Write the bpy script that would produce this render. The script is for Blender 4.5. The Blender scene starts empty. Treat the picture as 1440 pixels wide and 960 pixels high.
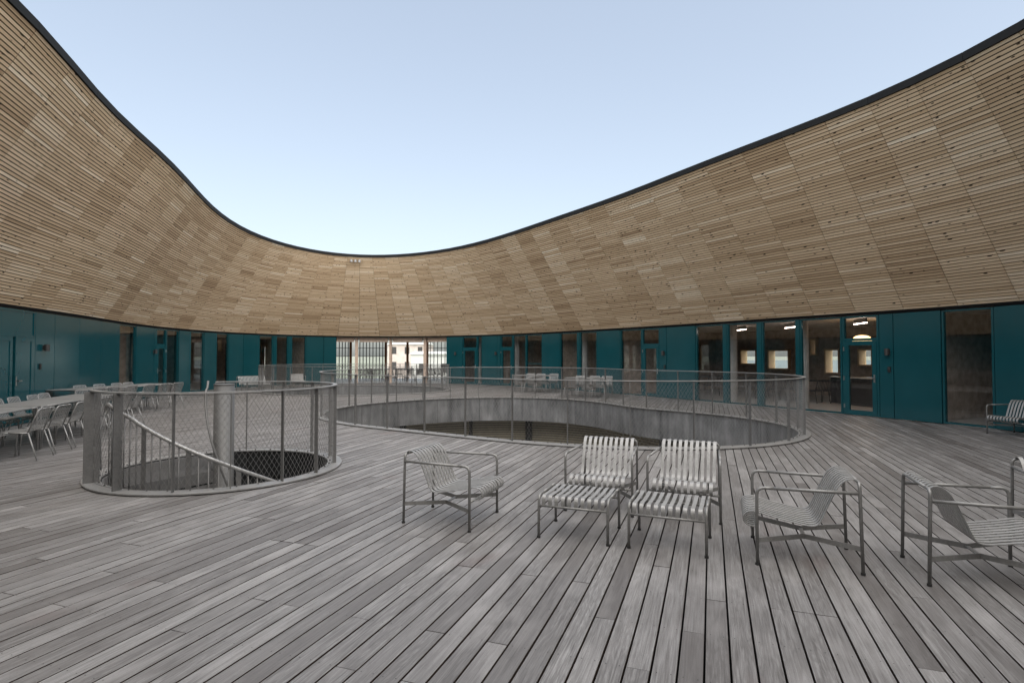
import bpy, math, random
import numpy as np
from mathutils import Vector, Matrix
random.seed(7); rng = np.random.default_rng(7)
sc = bpy.context.scene
col = sc.collection
R = math.radians

# ------------------------------------------------------------------ camera
FPX, HZ, EYE = 790.0, 500.0, 1.62            # focal length in px of a 1440 wide frame, horizon row, eye height
PITCH = math.atan((HZ - 480) / FPX)
cam = bpy.data.cameras.new('camera'); cam_o = bpy.data.objects.new('camera', cam); col.objects.link(cam_o)
cam_o.location = (0, 0, EYE); cam_o.rotation_euler = (R(90) + PITCH, 0, 0)
cam.sensor_width = 36; cam.lens = FPX / 1440 * 36; cam.clip_end = 9000; cam.clip_start = .05
sc.camera = cam_o
sc.render.resolution_x, sc.render.resolution_y = 1024, 682

# ------------------------------------------------------------------ sky, sun, exposure
SUN_EL, SUN_AZ = 52, 158                      # azimuth measured from +Y, positive to the right
w = bpy.data.worlds.new('World'); sc.world = w; w.use_nodes = True
nt = w.node_tree; bg = nt.nodes['Background']
sky = nt.nodes.new('ShaderNodeTexSky'); sky.sky_type = 'NISHITA'; sky.sun_disc = False
sky.sun_elevation = R(SUN_EL); sky.sun_rotation = R(SUN_AZ)
sky.air_density = 1.0; sky.dust_density = 3.0; sky.ozone_density = 1.6; sky.altitude = 0
hs = nt.nodes.new('ShaderNodeHueSaturation'); hs.inputs['Saturation'].default_value = .86
nt.links.new(sky.outputs[0], hs.inputs['Color']); gm = nt.nodes.new('ShaderNodeGamma'); gm.inputs[1].default_value = .62; nt.links.new(hs.outputs[0], gm.inputs[0]); tn_ = nt.nodes.new('ShaderNodeMix'); tn_.data_type = 'RGBA'; tn_.blend_type = 'MULTIPLY'; tn_.inputs[0].default_value = 1; tn_.inputs[7].default_value = (1.005, 1.0, .972, 1)
nt.links.new(gm.outputs[0], tn_.inputs[6]); nt.links.new(tn_.outputs[2], bg.inputs[0])
bg.inputs[1].default_value = .108
sl = bpy.data.lights.new('sun', 'SUN'); sl.energy = 1.5; sl.angle = R(130); sl.color = (1, .95, .88)
so = bpy.data.objects.new('sun', sl); col.objects.link(so)
d = Vector((math.sin(R(SUN_AZ)) * math.cos(R(SUN_EL)), math.cos(R(SUN_AZ)) * math.cos(R(SUN_EL)), math.sin(R(SUN_EL))))
so.rotation_euler = d.to_track_quat('Z', 'Y').to_euler()
sc.view_settings.view_transform = 'Standard'; sc.view_settings.look = 'None'
sc.view_settings.exposure = 2.05; sc.view_settings.gamma = 1
sc.render.engine = 'CYCLES'
sc.cycles.max_bounces = 8; sc.cycles.transparent_max_bounces = 16

# ------------------------------------------------------------------ pixels <-> places
def proj(X, Y, Z):
    Zr = Z - EYE
    yc = Y * math.cos(PITCH) + Zr * math.sin(PITCH); zc = -Y * math.sin(PITCH) + Zr * math.cos(PITCH)
    return 720 + FPX * X / yc, 480 - FPX * zc / yc
def ray(x, y):
    a = (x - 720) / FPX; b = -(y - 480) / FPX
    return np.array([a, math.cos(PITCH) - b * math.sin(PITCH), math.sin(PITCH) + b * math.cos(PITCH)])
def on_floor(x, y, z=0.0):
    r = ray(x, y); t = (z - EYE) / r[2]; return np.array([r[0] * t, r[1] * t])

# ------------------------------------------------------------------ helpers
def tag(o, label=None, cat=None, group=None, kind=None):
    if label: o['label'] = label
    if cat: o['category'] = cat
    if group: o['group'] = group
    if kind: o['kind'] = kind
    return o
def empty(name, loc=(0, 0, 0), rz=0, parent=None):
    o = bpy.data.objects.new(name, None); col.objects.link(o); o.location = loc; o.rotation_euler = (0, 0, rz)
    o.empty_display_size = .2
    if parent: o.parent = parent
    return o
class MB:
    def __init__(s): s.v = []; s.f = []; s.tone = []; s.pc = []; s.smooth = []
    def _add(s, vs, fs, tone=0, pc=None, smooth=False):
        b = len(s.v); s.v += [tuple(map(float, q)) for q in vs]; s.f += [tuple(b + i for i in f) for f in fs]
        s.tone += [tone] * len(vs); s.pc += list(pc) if pc is not None else [(0, 0, 0)] * len(vs); s.smooth += [smooth] * len(fs)
        return s
    def hexa(s, c, tone=0, pc=None):      # 8 corners: 0-3 bottom loop, 4-7 top loop
        return s._add(c, [(3, 2, 1, 0), (4, 5, 6, 7), (0, 1, 5, 4), (1, 2, 6, 5), (2, 3, 7, 6), (3, 0, 4, 7)], tone, pc)
    def box(s, x0, x1, y0, y1, z0, z1, M=None, tone=0):
        c = [(x0, y0, z0), (x1, y0, z0), (x1, y1, z0), (x0, y1, z0), (x0, y0, z1), (x1, y0, z1), (x1, y1, z1), (x0, y1, z1)]
        if M is not None: c = [M @ Vector(q) for q in c]
        return s.hexa(c, tone)
    def tube(s, pts, r, n=8, closed=False, caps=True):
        P = [Vector(p) for p in pts]; m = len(P); vs = []; fs = []
        prev = None
        for i, p in enumerate(P):
            if closed: t = (P[(i + 1) % m] - P[i - 1])
            else: t = P[min(i + 1, m - 1)] - P[max(i - 1, 0)]
            t.normalize()
            if prev is None:
                a = Vector((0, 0, 1)) if abs(t.z) < .9 else Vector((1, 0, 0))
                x = t.cross(a).normalized()
            else:
                x = (prev - t * prev.dot(t)).normalized()
            prev = x; y = t.cross(x)
            for k in range(n):
                q = 2 * math.pi * k / n; vs.append(p + (x * math.cos(q) + y * math.sin(q)) * r)
        for i in range(m if closed else m - 1):
            j = (i + 1) % m
            for k in range(n):
                k2 = (k + 1) % n; fs.append((i * n + k, i * n + k2, j * n + k2, j * n + k))
        if not closed and caps:
            fs.append(tuple(range(n))[::-1]); fs.append(tuple((m - 1) * n + k for k in range(n)))
        return s._add(vs, fs, smooth=True)
    def sweep(s, pts, side, half, up_thick, closed=False):   # rectangular bar along pts: side = list of unit side vectors
        P = [Vector(p) for p in pts]; m = len(P); vs = []; fs = []
        for i, p in enumerate(P):
            t = (P[(i + 1) % m] - P[i - 1]) if closed else (P[min(i + 1, m - 1)] - P[max(i - 1, 0)])
            t.normalize(); sd = Vector(side[i] if isinstance(side, list) else side); n = t.cross(sd).normalized()
            vs += [p - sd * half - n * up_thick, p + sd * half - n * up_thick, p + sd * half + n * up_thick, p - sd * half + n * up_thick]
        for i in range(m if closed else m - 1):
            j = (i + 1) % m
            for k in range(4):
                k2 = (k + 1) % 4; fs.append((i * 4 + k, j * 4 + k, j * 4 + k2, i * 4 + k2))
        if not closed: fs.append((0, 1, 2, 3)); fs.append(tuple((m - 1) * 4 + k for k in (3, 2, 1, 0)))
        return s._add(vs, fs)
    def cyl(s, c, r, z0, z1, n=24, r1=None):
        r1 = r if r1 is None else r1
        vs = [(c[0] + r * math.cos(2 * math.pi * k / n), c[1] + r * math.sin(2 * math.pi * k / n), z0) for k in range(n)]
        vs += [(c[0] + r1 * math.cos(2 * math.pi * k / n), c[1] + r1 * math.sin(2 * math.pi * k / n), z1) for k in range(n)]
        fs = [(k, (k + 1) % n, n + (k + 1) % n, n + k) for k in range(n)] + [tuple(range(n))[::-1], tuple(range(n, 2 * n))]
        return s._add(vs, fs)
    def build(s, name, mat, parent=None, attrs=False, mat2=None, idx=None):
        me = bpy.data.meshes.new(name); me.from_pydata(s.v, [], s.f)
        me.materials.append(mat)
        if mat2: me.materials.append(mat2); me.polygons.foreach_set('material_index', idx)
        if any(s.smooth): me.polygons.foreach_set('use_smooth', s.smooth)
        if attrs:
            a = me.attributes.new('tone', 'FLOAT', 'POINT'); a.data.foreach_set('value', np.array(s.tone, dtype=np.float32))
            a = me.attributes.new('pc', 'FLOAT_VECTOR', 'POINT'); a.data.foreach_set('vector', np.array(s.pc, dtype=np.float32).ravel())
        me.update()
        o = bpy.data.objects.new(name, me); col.objects.link(o)
        if parent: o.parent = parent
        return o
KIDS = {}
def copy_tree(o, parent=None):
    c = o.copy(); col.objects.link(c)
    if parent: c.parent = parent
    for ch in o.children: copy_tree(ch, c)
    return c

# ------------------------------------------------------------------ materials
class NT:
    def __init__(s, name):
        s.m = bpy.data.materials.new(name); s.m.use_nodes = True; s.t = s.m.node_tree; s.b = s.t.nodes['Principled BSDF']
    def n(s, typ, **kw):
        x = s.t.nodes.new(typ)
        for k, v in kw.items(): setattr(x, k, v)
        return x
    def l(s, a, b): s.t.links.new(a, b)
    def setp(s, **kw):
        for k, v in kw.items(): s.b.inputs[k.replace('_', ' ')].default_value = v
        return s
    def noise(s, vec, scale, detail=3, rough=.6, dist=0):
        x = s.n('ShaderNodeTexNoise'); x.inputs['Scale'].default_value = scale; x.inputs['Detail'].default_value = detail
        x.inputs['Roughness'].default_value = rough; x.inputs['Distortion'].default_value = dist
        if vec is not None: s.l(vec, x.inputs['Vector'])
        return x.outputs['Fac']
    def ramp(s, fac, stops):
        r = s.n('ShaderNodeValToRGB'); e = r.color_ramp.elements
        while len(e) < len(stops): e.new(.5)
        for q, (p, c) in zip(e, stops): q.position = p; q.color = c if len(c) == 4 else (*c, 1)
        s.l(fac, r.inputs[0]); return r.outputs[0]
    def math(s, op, a, b=None, clamp=False):
        x = s.n('ShaderNodeMath', operation=op); x.use_clamp = clamp
        for i, q in enumerate((a, b)):
            if q is None: continue
            if isinstance(q, (int, float)): x.inputs[i].default_value = q
            else: s.l(q, x.inputs[i])
        return x.outputs[0]
    def scalev(s, vec, sv):
        x = s.n('ShaderNodeVectorMath', operation='MULTIPLY'); s.l(vec, x.inputs[0]); x.inputs[1].default_value = sv; return x.outputs[0]
    def mix(s, fac, a, b, mode='MIX'):
        x = s.n('ShaderNodeMix', data_type='RGBA', blend_type=mode)
        for i, q in ((0, fac), (6, a), (7, b)):
            if isinstance(q, (int, float)): x.inputs[i].default_value = q
            elif isinstance(q, tuple): x.inputs[i].default_value = (*q, 1)
            else: s.l(q, x.inputs[i])
        return x.outputs[2]
    def bump(s, h, strength=.3, dist=.01):
        x = s.n('ShaderNodeBump'); x.inputs['Strength'].default_value = strength; x.inputs['Distance'].default_value = dist
        s.l(h, x.inputs['Height']); s.l(x.outputs[0], s.b.inputs['Normal'])
def plain(name, c, rough=.6, metal=0, spec=.5, var=.12, scale=6):
    q = NT(name); q.setp(Roughness=rough, Metallic=metal, Specular_IOR_Level=spec)
    tc = q.n('ShaderNodeTexCoord')
    f = q.noise(tc.outputs['Object'], scale, 4)
    lo = tuple(x * (1 - var) for x in c); hi = tuple(min(1, x * (1 + var)) for x in c)
    q.l(q.ramp(f, [(.3, lo), (.7, hi)]), q.b.inputs['Base Color'])
    return q.m
M = {}
def mk_galv(name, c, rough, metal, var=.18):
    q = NT(name); tc = q.n('ShaderNodeTexCoord')
    v = q.n('ShaderNodeTexVoronoi'); v.inputs['Scale'].default_value = 60; q.l(tc.outputs['Object'], v.inputs['Vector'])
    n = q.noise(tc.outputs['Object'], 7, 4)
    f = q.math('ADD', q.math('MULTIPLY', v.outputs['Color'], .35), q.math('MULTIPLY', n, .65))
    q.l(q.ramp(f, [(.25, tuple(x * (1 - var) for x in c)), (.75, tuple(x * (1 + var) for x in c))]), q.b.inputs['Base Color'])
    q.l(q.math('ADD', q.math('MULTIPLY', n, .25), rough - .12), q.b.inputs['Roughness'])
    q.setp(Metallic=metal); return q.m
M['chair'] = mk_galv('galvanised_tube', (.215, .213, .207), .48, .4)
M['chair_slat'] = mk_galv('galvanised_slat', (.27, .268, .262), .48, .35)
M['rail'] = mk_galv('galvanised_rail', (.15, .149, .147), .5, .45)
M['plate'] = mk_galv('bright_galvanised_plate', (.31, .308, .303), .42, .5)
M['column'] = mk_galv('dark_galvanised_tube', (.085, .085, .084), .5, .3)
M['rim'] = None
M['wire'] = plain('net_wire', (.19, .188, .185), .5, .3)
M['foot'] = plain('black_foot_cap', (.02, .02, .02), .7)
M['black'] = plain('black_metal', (.012, .013, .014), .45)
M['fascia'] = plain('black_fascia', (.012, .0125, .013), .7, 0, .15, .15)
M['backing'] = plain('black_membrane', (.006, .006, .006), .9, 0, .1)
M['lamp'] = plain('dark_lamp', (.035, .033, .032), .5)
M['steel'] = plain('brushed_steel', (.6, .6, .6), .3, 1)
M['inner_floor'] = plain('polished_screed', (.42, .40, .38), .3)
M['inner_ceiling'] = plain('acoustic_ceiling', (.42, .38, .36), .9, 0, .2, .35, 3)
M['outer_wall'] = plain('dark_inner_wall', (.36, .29, .24), .85, 0, .2, .3, 5)
M['concrete'] = plain('concrete_column', (.33, .32, .31), .8, 0, .3)
M['dark_furn'] = plain('dark_furniture', (.018, .018, .019), .5)
M['pale_wood'] = plain('pale_timber', (.62, .45, .27), .6, 0, .3, .1, 4)
M['glulam'] = plain('glulam_timber', (.58, .45, .36), .6, 0, .3, .12, 4)
M['brown_wood'] = plain('brown_timber', (.33, .14, .06), .6, 0, .3, .15, 4)
M['counter'] = plain('counter_front', (.025, .022, .022), .5)
M['counter_top'] = plain('counter_top', (.55, .54, .52), .2)
M['brick'] = plain('far_brick', (.55, .48, .44), .9, 0, .2, .15, 1)
M['white_wall'] = plain('far_render', (.6, .6, .58), .9, 0, .2)
M['seam'] = plain('dark_joint', (.02, .02, .02), .8)
def emit(name, c, st):
    q = NT(name); q.b.inputs['Base Color'].default_value = (*c, 1); q.b.inputs['Emission Color'].default_value = (*c, 1)
    q.b.inputs['Emission Strength'].default_value = st; return q.m
M['lamp_lit'] = emit('lit_pendant', (1, .62, .25), 1.2)
M['tube_lit'] = emit('lit_tube', (1, .8, .68), 7)
def glass(name, tint, refl):
    q = NT(name); t = q.t; t.nodes.remove(q.b); out = t.nodes['Material Output']
    tr = q.n('ShaderNodeBsdfTransparent'); tr.inputs[0].default_value = (*tint, 1)
    gl = q.n('ShaderNodeBsdfGlossy'); gl.inputs['Roughness'].default_value = .015; gl.inputs[0].default_value = (.9, .92, .93, 1)
    lw = q.n('ShaderNodeLayerWeight'); lw.inputs[0].default_value = .5
    fr = q.math('ADD', q.math('MULTIPLY', q.math('POWER', lw.outputs['Facing'], 4.0), .7), refl)
    mx = q.n('ShaderNodeMixShader'); q.l(fr, mx.inputs[0]); q.l(tr.outputs[0], mx.inputs[1]); q.l(gl.outputs[0], mx.inputs[2])
    q.l(mx.outputs[0], out.inputs['Surface']); return q.m
M['glass'] = glass('window_glass', (.95, .96, .96), .055)
# teal painted panels
q = NT('teal_panel'); tc = q.n('ShaderNodeTexCoord')
n = q.noise(tc.outputs['Object'], 1.3, 3)
at = q.n('ShaderNodeAttribute', attribute_name='tone')
ba = q.ramp(n, [(.3, (.0055, .052, .063)), (.7, (.0068, .059, .072))])
q.l(ba, q.b.inputs['Base Color'])
q.setp(Specular_IOR_Level=.55, Roughness=.15)
wv = q.noise(q.scalev(tc.outputs['Object'], (1, 1, .5)), .9, 0); q.bump(wv, .06, .05)
M['teal'] = q.m
# timber slats of the roof
q = NT('larch_slat'); tn = q.n('ShaderNodeAttribute', attribute_name='tone'); pc = q.n('ShaderNodeAttribute', attribute_name='pc')
g = q.noise(q.scalev(pc.outputs['Vector'], (1.6, 42, 9)), 1.0, 4, .65)
base = q.ramp(tn.outputs['Fac'], [(0, (.29, .195, .118)), (.35, (.53, .39, .248)), (.65, (.70, .55, .38)), (1, (.89, .79, .63))])
c1 = q.mix(q.math('MULTIPLY', q.math('SUBTRACT', .68, g, True), .9), base, (.30, .20, .125))
vo = q.n('ShaderNodeTexVoronoi'); vo.inputs['Scale'].default_value = 1; vo.inputs['Randomness'].default_value = .9
q.l(q.scalev(pc.outputs['Vector'], (4.2, 13.5, 7.0)), vo.inputs['Vector'])
sep = q.n('ShaderNodeSeparateColor'); q.l(vo.outputs['Color'], sep.inputs[0])
kn = q.math('MULTIPLY', q.math('LESS_THAN', vo.outputs['Distance'], q.math('ADD', q.math('MULTIPLY', sep.outputs[1], .2), .06)), q.math('GREATER_THAN', sep.outputs[0], .52))
c2 = q.mix(q.math('MULTIPLY', kn, .92), c1, (.03, .016, .01))
q.l(c2, q.b.inputs['Base Color']); q.setp(Roughness=.75, Specular_IOR_Level=.25); q.bump(g, .25, .004)
M['slat'] = q.m
# weathered deck boards
q = NT('weathered_deck_board'); tn = q.n('ShaderNodeAttribute', attribute_name='tone'); pc = q.n('ShaderNodeAttribute', attribute_name='pc')
fine = q.noise(q.scalev(pc.outputs['Vector'], (2.6, 95, 13)), 1, 5, .75, .3)
fig = q.noise(q.scalev(pc.outputs['Vector'], (1.3, 14, 17)), 1, 3, .55, 1.2)
big = q.noise(q.scalev(pc.outputs['Vector'], (1.1, 2.2, 5)), 1, 3, .6)
base = q.ramp(tn.outputs['Fac'], [(0, (.083, .075, .071)), (.25, (.162, .156, .153)), (.6, (.238, .233, .23)), (1, (.337, .332, .328))])
c1 = q.mix(q.math('MULTIPLY', q.math('SUBTRACT', .64, fine, True), 3.0), base, (.07, .063, .059))
wv = q.n('ShaderNodeMath', operation='SINE'); q.l(q.math('MULTIPLY', fig, 46.0), wv.inputs[0])
figm = q.math('MULTIPLY', q.math('MULTIPLY', q.math('GREATER_THAN', q.math('FRACT', q.math('MULTIPLY', tn.outputs['Fac'], 37.7)), .45), .42), q.math('ADD', q.math('MULTIPLY', wv.outputs[0], .5), .5))
c2 = q.mix(figm, c1, (.06, .054, .05))
c3 = q.mix(q.math('MULTIPLY', q.math('SUBTRACT', big, .5, True), 1.6), c2, (.37, .358, .35))
# reddish unweathered patches
red = q.noise(q.scalev(pc.outputs['Vector'], (.55, .8, 0)), 1, 2)
c4 = q.mix(q.math('MULTIPLY', q.math('SUBTRACT', red, .66, True), 2.2), c3, (.17, .075, .055))
spk = q.noise(q.scalev(pc.outputs['Vector'], (90, 130, 3)), 1, 2)
c4 = q.mix(q.math('MULTIPLY', q.math('SUBTRACT', .45, spk, True), 1.6), c4, (.05, .046, .043))
stain = q.noise(q.scalev(pc.outputs['Vector'], (.9, 1.4, .02)), 1, 4, .62)
c4 = q.mix(q.math('MULTIPLY', q.math('SUBTRACT', stain, .54, True), 1.5), c4, (.085, .078, .074))
q.l(c4, q.b.inputs['Base Color']); q.l(q.math('ADD', q.math('MULTIPLY', fine, .3), .36), q.b.inputs['Roughness'])
q.setp(Specular_IOR_Level=.45); q.bump(fine, .4, .003)
M['board'] = q.m
M['board_side'] = plain('gap_shade_brown', (.035, .024, .019), .8, 0, .15)  # dark brown board sides; the shade of the gaps is put into their colour
# galvanised rim plates round the openings, streaked downwards
q = NT('galvanised_rim'); tc = q.n('ShaderNodeTexCoord')
s1 = q.noise(q.scalev(tc.outputs['Object'], (6, 6, .7)), 1, 4); s2 = q.noise(tc.outputs['Object'], 1.2, 4)
f = q.math('ADD', q.math('MULTIPLY', s1, .5), q.math('MULTIPLY', s2, .5))
q.l(q.ramp(f, [(.34, (.085, .088, .092)), (.52, (.175, .18, .186)), (.68, (.29, .296, .302))]), q.b.inputs['Base Color'])
q.setp(Roughness=.5, Metallic=.45); M['rim'] = q.m
# ground
q = NT('grass_and_water'); tc = q.n('ShaderNodeTexCoord'); f = q.noise(tc.outputs['Object'], .004, 4)
q.l(q.ramp(f, [(.4, (.24, .27, .20)), (.6, (.33, .33, .28))]), q.b.inputs['Base Color']); q.setp(Roughness=.9); M['ground'] = q.m
q = NT('harbour_water'); q.setp(Roughness=.15); q.b.inputs['Base Color'].default_value = (.10, .16, .17, 1)
tc = q.n('ShaderNodeTexCoord'); q.bump(q.noise(tc.outputs['Object'], .6, 3), .2, .2); M['water'] = q.m

# ------------------------------------------------------------------ plan curves (metres, camera above the origin)
TT = np.linspace(0, 2 * np.pi, 6001)[:-1]
class Curve:
    def __init__(s, X, Y):
        s.X, s.Y = np.asarray(X), np.asarray(Y)
        seg = np.hypot(np.roll(s.X, -1) - s.X, np.roll(s.Y, -1) - s.Y)
        s.S = np.concatenate([[0], np.cumsum(seg)]); s.L = s.S[-1]
        tx = np.roll(s.X, -1) - np.roll(s.X, 1); ty = np.roll(s.Y, -1) - np.roll(s.Y, 1); n = np.hypot(tx, ty)
        s.nx, s.ny = -ty / n, tx / n                      # inward (counter-clockwise curve)
    def _i(s, A, q): return np.interp(np.mod(q, s.L), s.S, np.append(A, A[0]))
    def at(s, q): return np.array([s._i(s.X, q), s._i(s.Y, q)])
    def nrm(s, q):
        v = np.array([s._i(s.nx, q), s._i(s.ny, q)]); return v / np.hypot(*v)
    def offset(s, dd): return Curve(s.X + s.nx * dd, s.Y + s.ny * dd)
    def px(s, x, z=1.0):                                   # arc position seen at picture column x
        m = s.Y > 2.5
        u, _ = proj(s.X[m], s.Y[m], z); o = np.argsort(u)
        return float(np.interp(x, u[o], s.S[:-1][m][o]))
def fourier(c, co):
    r = co[0] + 0 * TT
    for k in range(1, (len(co) - 1) // 2 + 1): r = r + co[2 * k - 1] * np.cos(k * TT) + co[2 * k] * np.sin(k * TT)
    return Curve(c[0] + r * np.cos(TT), c[1] + r * np.sin(TT))
FAC = fourier((-2, 13), [14.463, .85, .073, -4.036, -3.257, .805, .055, .42, .902, -.228, -.315, .075, -.145])
RA = fourier((.5, 15.5), [5.476, -.146, .07, -.104, -1.117, -.233, -.347, .024, -.075])
RB = Curve(-7.3 + 4.3 * np.cos(TT), 26.55 + 3.9 * np.sin(TT))
SC = np.array([-4.14, 8.1]); SR = 1.525
RS = Curve(SC[0] + SR * np.cos(TT), SC[1] + SR * np.sin(TT))
HF, HT = 2.70, 6.99                                        # facade height, rim of the roof opening
RAIL = 1.19
inset = 2.666 + .282 * np.cos(TT) + .255 * np.sin(TT)
OCU = Curve(FAC.X + FAC.nx * inset, FAC.Y + FAC.ny * inset)
OUT = FAC.offset(-7.0)

def ribbon(mb, curveA, zA, curveB, zB, n=240, flip=False, closed=True, s0=0, s1=1):
    pts = []
    k = len(curveA.X)
    idx = (np.linspace(s0, s1, n + 1)[:-1 if closed else None] * k).astype(int) % k
    vs = [(curveA.X[i], curveA.Y[i], zA) for i in idx] + [(curveB.X[i], curveB.Y[i], zB) for i in idx]
    m = len(idx); fs = []
    for i in range(m if closed else m - 1):
        j = (i + 1) % m; f = (i, j, m + j, m + i); fs.append(f[::-1] if flip else f)
    return mb._add(vs, fs)

# ------------------------------------------------------------------ ground, water, lower level
def sheet(name, x0, x1, y0, y1, z, mat):
    mb = MB(); mb._add([(x0, y0, z), (x1, y0, z), (x1, y1, z), (x0, y1, z)], [(0, 1, 2, 3)]); return tag(mb.build(name, mat), kind='structure')
sheet('ground', -5000, 5000, -5000, 5000, -5.6, M['ground'])
sheet('water', 45, 3500, -600, 900, -5.58, M['water'])
mb = MB(); k = list(range(0, 6000, 25)); O5 = FAC.offset(-6.9)
mb._add([(O5.X[i], O5.Y[i], -4.6) for i in k], [tuple(range(len(k)))]); tag(mb.build('lower_floor', M['concrete']), kind='structure')

# ------------------------------------------------------------------ deck of boards
BA = math.atan2(1, 280 / FPX)                              # board direction seen from its vanishing point
bu = np.array([math.cos(BA), math.sin(BA)]); bv = np.array([-bu[1], bu[0]])
deck = tag(empty('deck', (0, 0, 0), BA), kind='structure')
PIT, GAP = .130, .0115
def to_uv(c): return c.X * bu[0] + c.Y * bu[1], c.X * bv[0] + c.Y * bv[1]
UV = {n: to_uv(c) for n, c in (('F', FAC.offset(-.06)), ('A', RA), ('B', RB), ('S', RS))}
def cross(n, v):
    U, V = UV[n]; V2 = np.roll(V, -1); U2 = np.roll(U, -1)
    m = (V <= v) != (V2 <= v); t = (v - V[m]) / (V2[m] - V[m]); return sorted(U[m] + t * (U2[m] - U[m]))
def spans(v0, v1):
    a, b = cross('F', v0), cross('F', v1)
    if len(a) != 2 or len(b) != 2: return []
    ends = [[(a[0], b[0]), (a[1], b[1])]]
    for n in 'ABS':
        a, b = cross(n, v0), cross(n, v1)
        if len(a) == 2 and len(b) == 2:
            hole = [(a[0], b[0]), (a[1], b[1])]; new = []
            for s, e in ends:
                if hole[0][0] > s[0] and hole[1][0] < e[0]: new += [[s, hole[0]], [hole[1], e]]
                else: new.append([s, e])
            ends = new
    return ends
pieces = []; base = MB()
vmin, vmax = UV['F'][1].min(), UV['F'][1].max()
PH = .047
rows = np.arange(math.floor(vmin / PIT), math.ceil(vmax / PIT)) * PIT + PH
for ri, v0 in enumerate(rows):
    for s, e in spans(v0, v0 + PIT):
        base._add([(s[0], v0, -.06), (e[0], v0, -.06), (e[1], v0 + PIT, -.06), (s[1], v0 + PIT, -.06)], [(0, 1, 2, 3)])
    va, vb = v0 + GAP / 2, v0 + PIT - GAP / 2
    for s, e in spans(va, vb):
        cuts = [s]; u = max(s) + random.uniform(.4, 3.6)
        while u < min(e) - .5:
            u2 = round(u / .5) * .5
            if u2 > max(cuts[-1]) + .8: cuts.append((u2, u2))
            u = u2 + random.choice((1.5, 2, 2.5, 3, 3.5, 4, 4.5))
        cuts.append(e)
        for i in range(len(cuts) - 1):
            g0 = .003 if i else 0; g1 = .003 if i < len(cuts) - 2 else 0
            pieces.append((cuts[i][0] + g0, cuts[i][1] + g0, cuts[i + 1][0] - g1, cuts[i + 1][1] - g1, va, vb))
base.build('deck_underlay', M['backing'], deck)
def seen_area(P):
    q = []
    for x, y, z in P:
        if y < .4: y = .4
        a, b = proj(x, y, z); q.append((min(max(a, 0), 1440), min(max(b, 0), 960)))
    ar = 0
    for i in range(len(q)): x0, y0 = q[i]; x1, y1 = q[(i + 1) % len(q)]; ar += x0 * y1 - x1 * y0
    return abs(ar) / 2
scored = []
for p in pieces:
    c = [(p[0], p[4]), (p[2], p[4]), (p[3], p[5]), (p[1], p[5])]
    W = [(bu[0] * a + bv[0] * b, bu[1] * a + bv[1] * b, 0) for a, b in c]
    vis = max(w_[1] for w_ in W) > .5
    scored.append((seen_area(W) if vis else 0, p))
scored.sort(key=lambda t: -t[0])
def board(mb, p):
    a0, a1, b0, b1, va, vb = p
    tone = float(np.clip(rng.normal(.5, .155), .05, 1)); r = random.uniform(0, 60)
    if random.random() < .035: tone = random.uniform(.08, .22)
    dz = random.uniform(-.0012, .0012); dl = random.uniform(-.0008, .0008)
    ch = .0014
    z1 = dz
    c = [(a0, va, -.028), (b0, va, -.028), (b1, vb, -.028), (a1, vb, -.028),
         (a0, va, z1 - ch), (b0, va, z1 - ch), (b1, vb, z1 - ch), (a1, vb, z1 - ch),
         (a0, va + ch, z1 + dl), (b0, va + ch, z1 + dl), (b1, vb - ch, z1 - dl), (a1, vb - ch, z1 - dl)]
    fs = [(0, 1, 5, 4), (1, 2, 6, 5), (2, 3, 7, 6), (3, 0, 4, 7), (4, 5, 9, 8), (5, 6, 10, 9), (6, 7, 11, 10), (7, 4, 8, 11), (8, 9, 10, 11)]
    mb._add(c, fs, tone, [(x, y, r) for x, y, z in c])
for a, p in scored[:300]:
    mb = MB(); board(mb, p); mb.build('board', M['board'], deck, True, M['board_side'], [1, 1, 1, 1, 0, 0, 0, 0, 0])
mb = MB()
for a, p in scored[300:]: board(mb, p)
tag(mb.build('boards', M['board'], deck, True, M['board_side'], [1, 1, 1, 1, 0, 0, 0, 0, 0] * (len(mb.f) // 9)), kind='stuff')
mb = MB()                                                 # screw heads on the joists, near boards only
for a, p in scored[:420]:
    a0, a1, b0, b1, va, vb = p
    us = [x for x in np.arange(math.ceil(max(a0, a1) * 2) / 2, min(b0, b1), .5)]
    us = [min(max(x, max(a0, a1) + .022), min(b0, b1) - .022) for x in us]
    if not us: continue
    for x in us:
        for vy in (va + .024, vb - .024):
            x2 = x + random.uniform(-.004, .004); n = 6
            mb._add([(x2 + .0035 * math.cos(q), vy + .0035 * math.sin(q), .0024) for q in np.arange(n) * math.pi / 3], [tuple(range(n))])
tag(mb.build('screw_heads', M['seam'], deck), kind='stuff')

# ------------------------------------------------------------------ the building round the deck
bld = tag(empty('courtyard_building', (-2, 13, 0)), 'timber slatted roof ring over teal panelled facade enclosing the wooden deck', 'building')
bld.matrix_parent_inverse
OFF = Vector((-2, 13, 0))
def bpart(mb, name, mat, parent=None, attrs=False):
    # parts are written in world metres; the building's Empty sits in its middle
    p = parent or bld
    if p is bld: mb.v = [(x - OFF.x, y - OFF.y, z) for x, y, z in mb.v]
    else: mb.v = [(x - OFF.x, y - OFF.y, z) for x, y, z in mb.v]
    return mb.build(name, mat, p, attrs)
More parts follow.
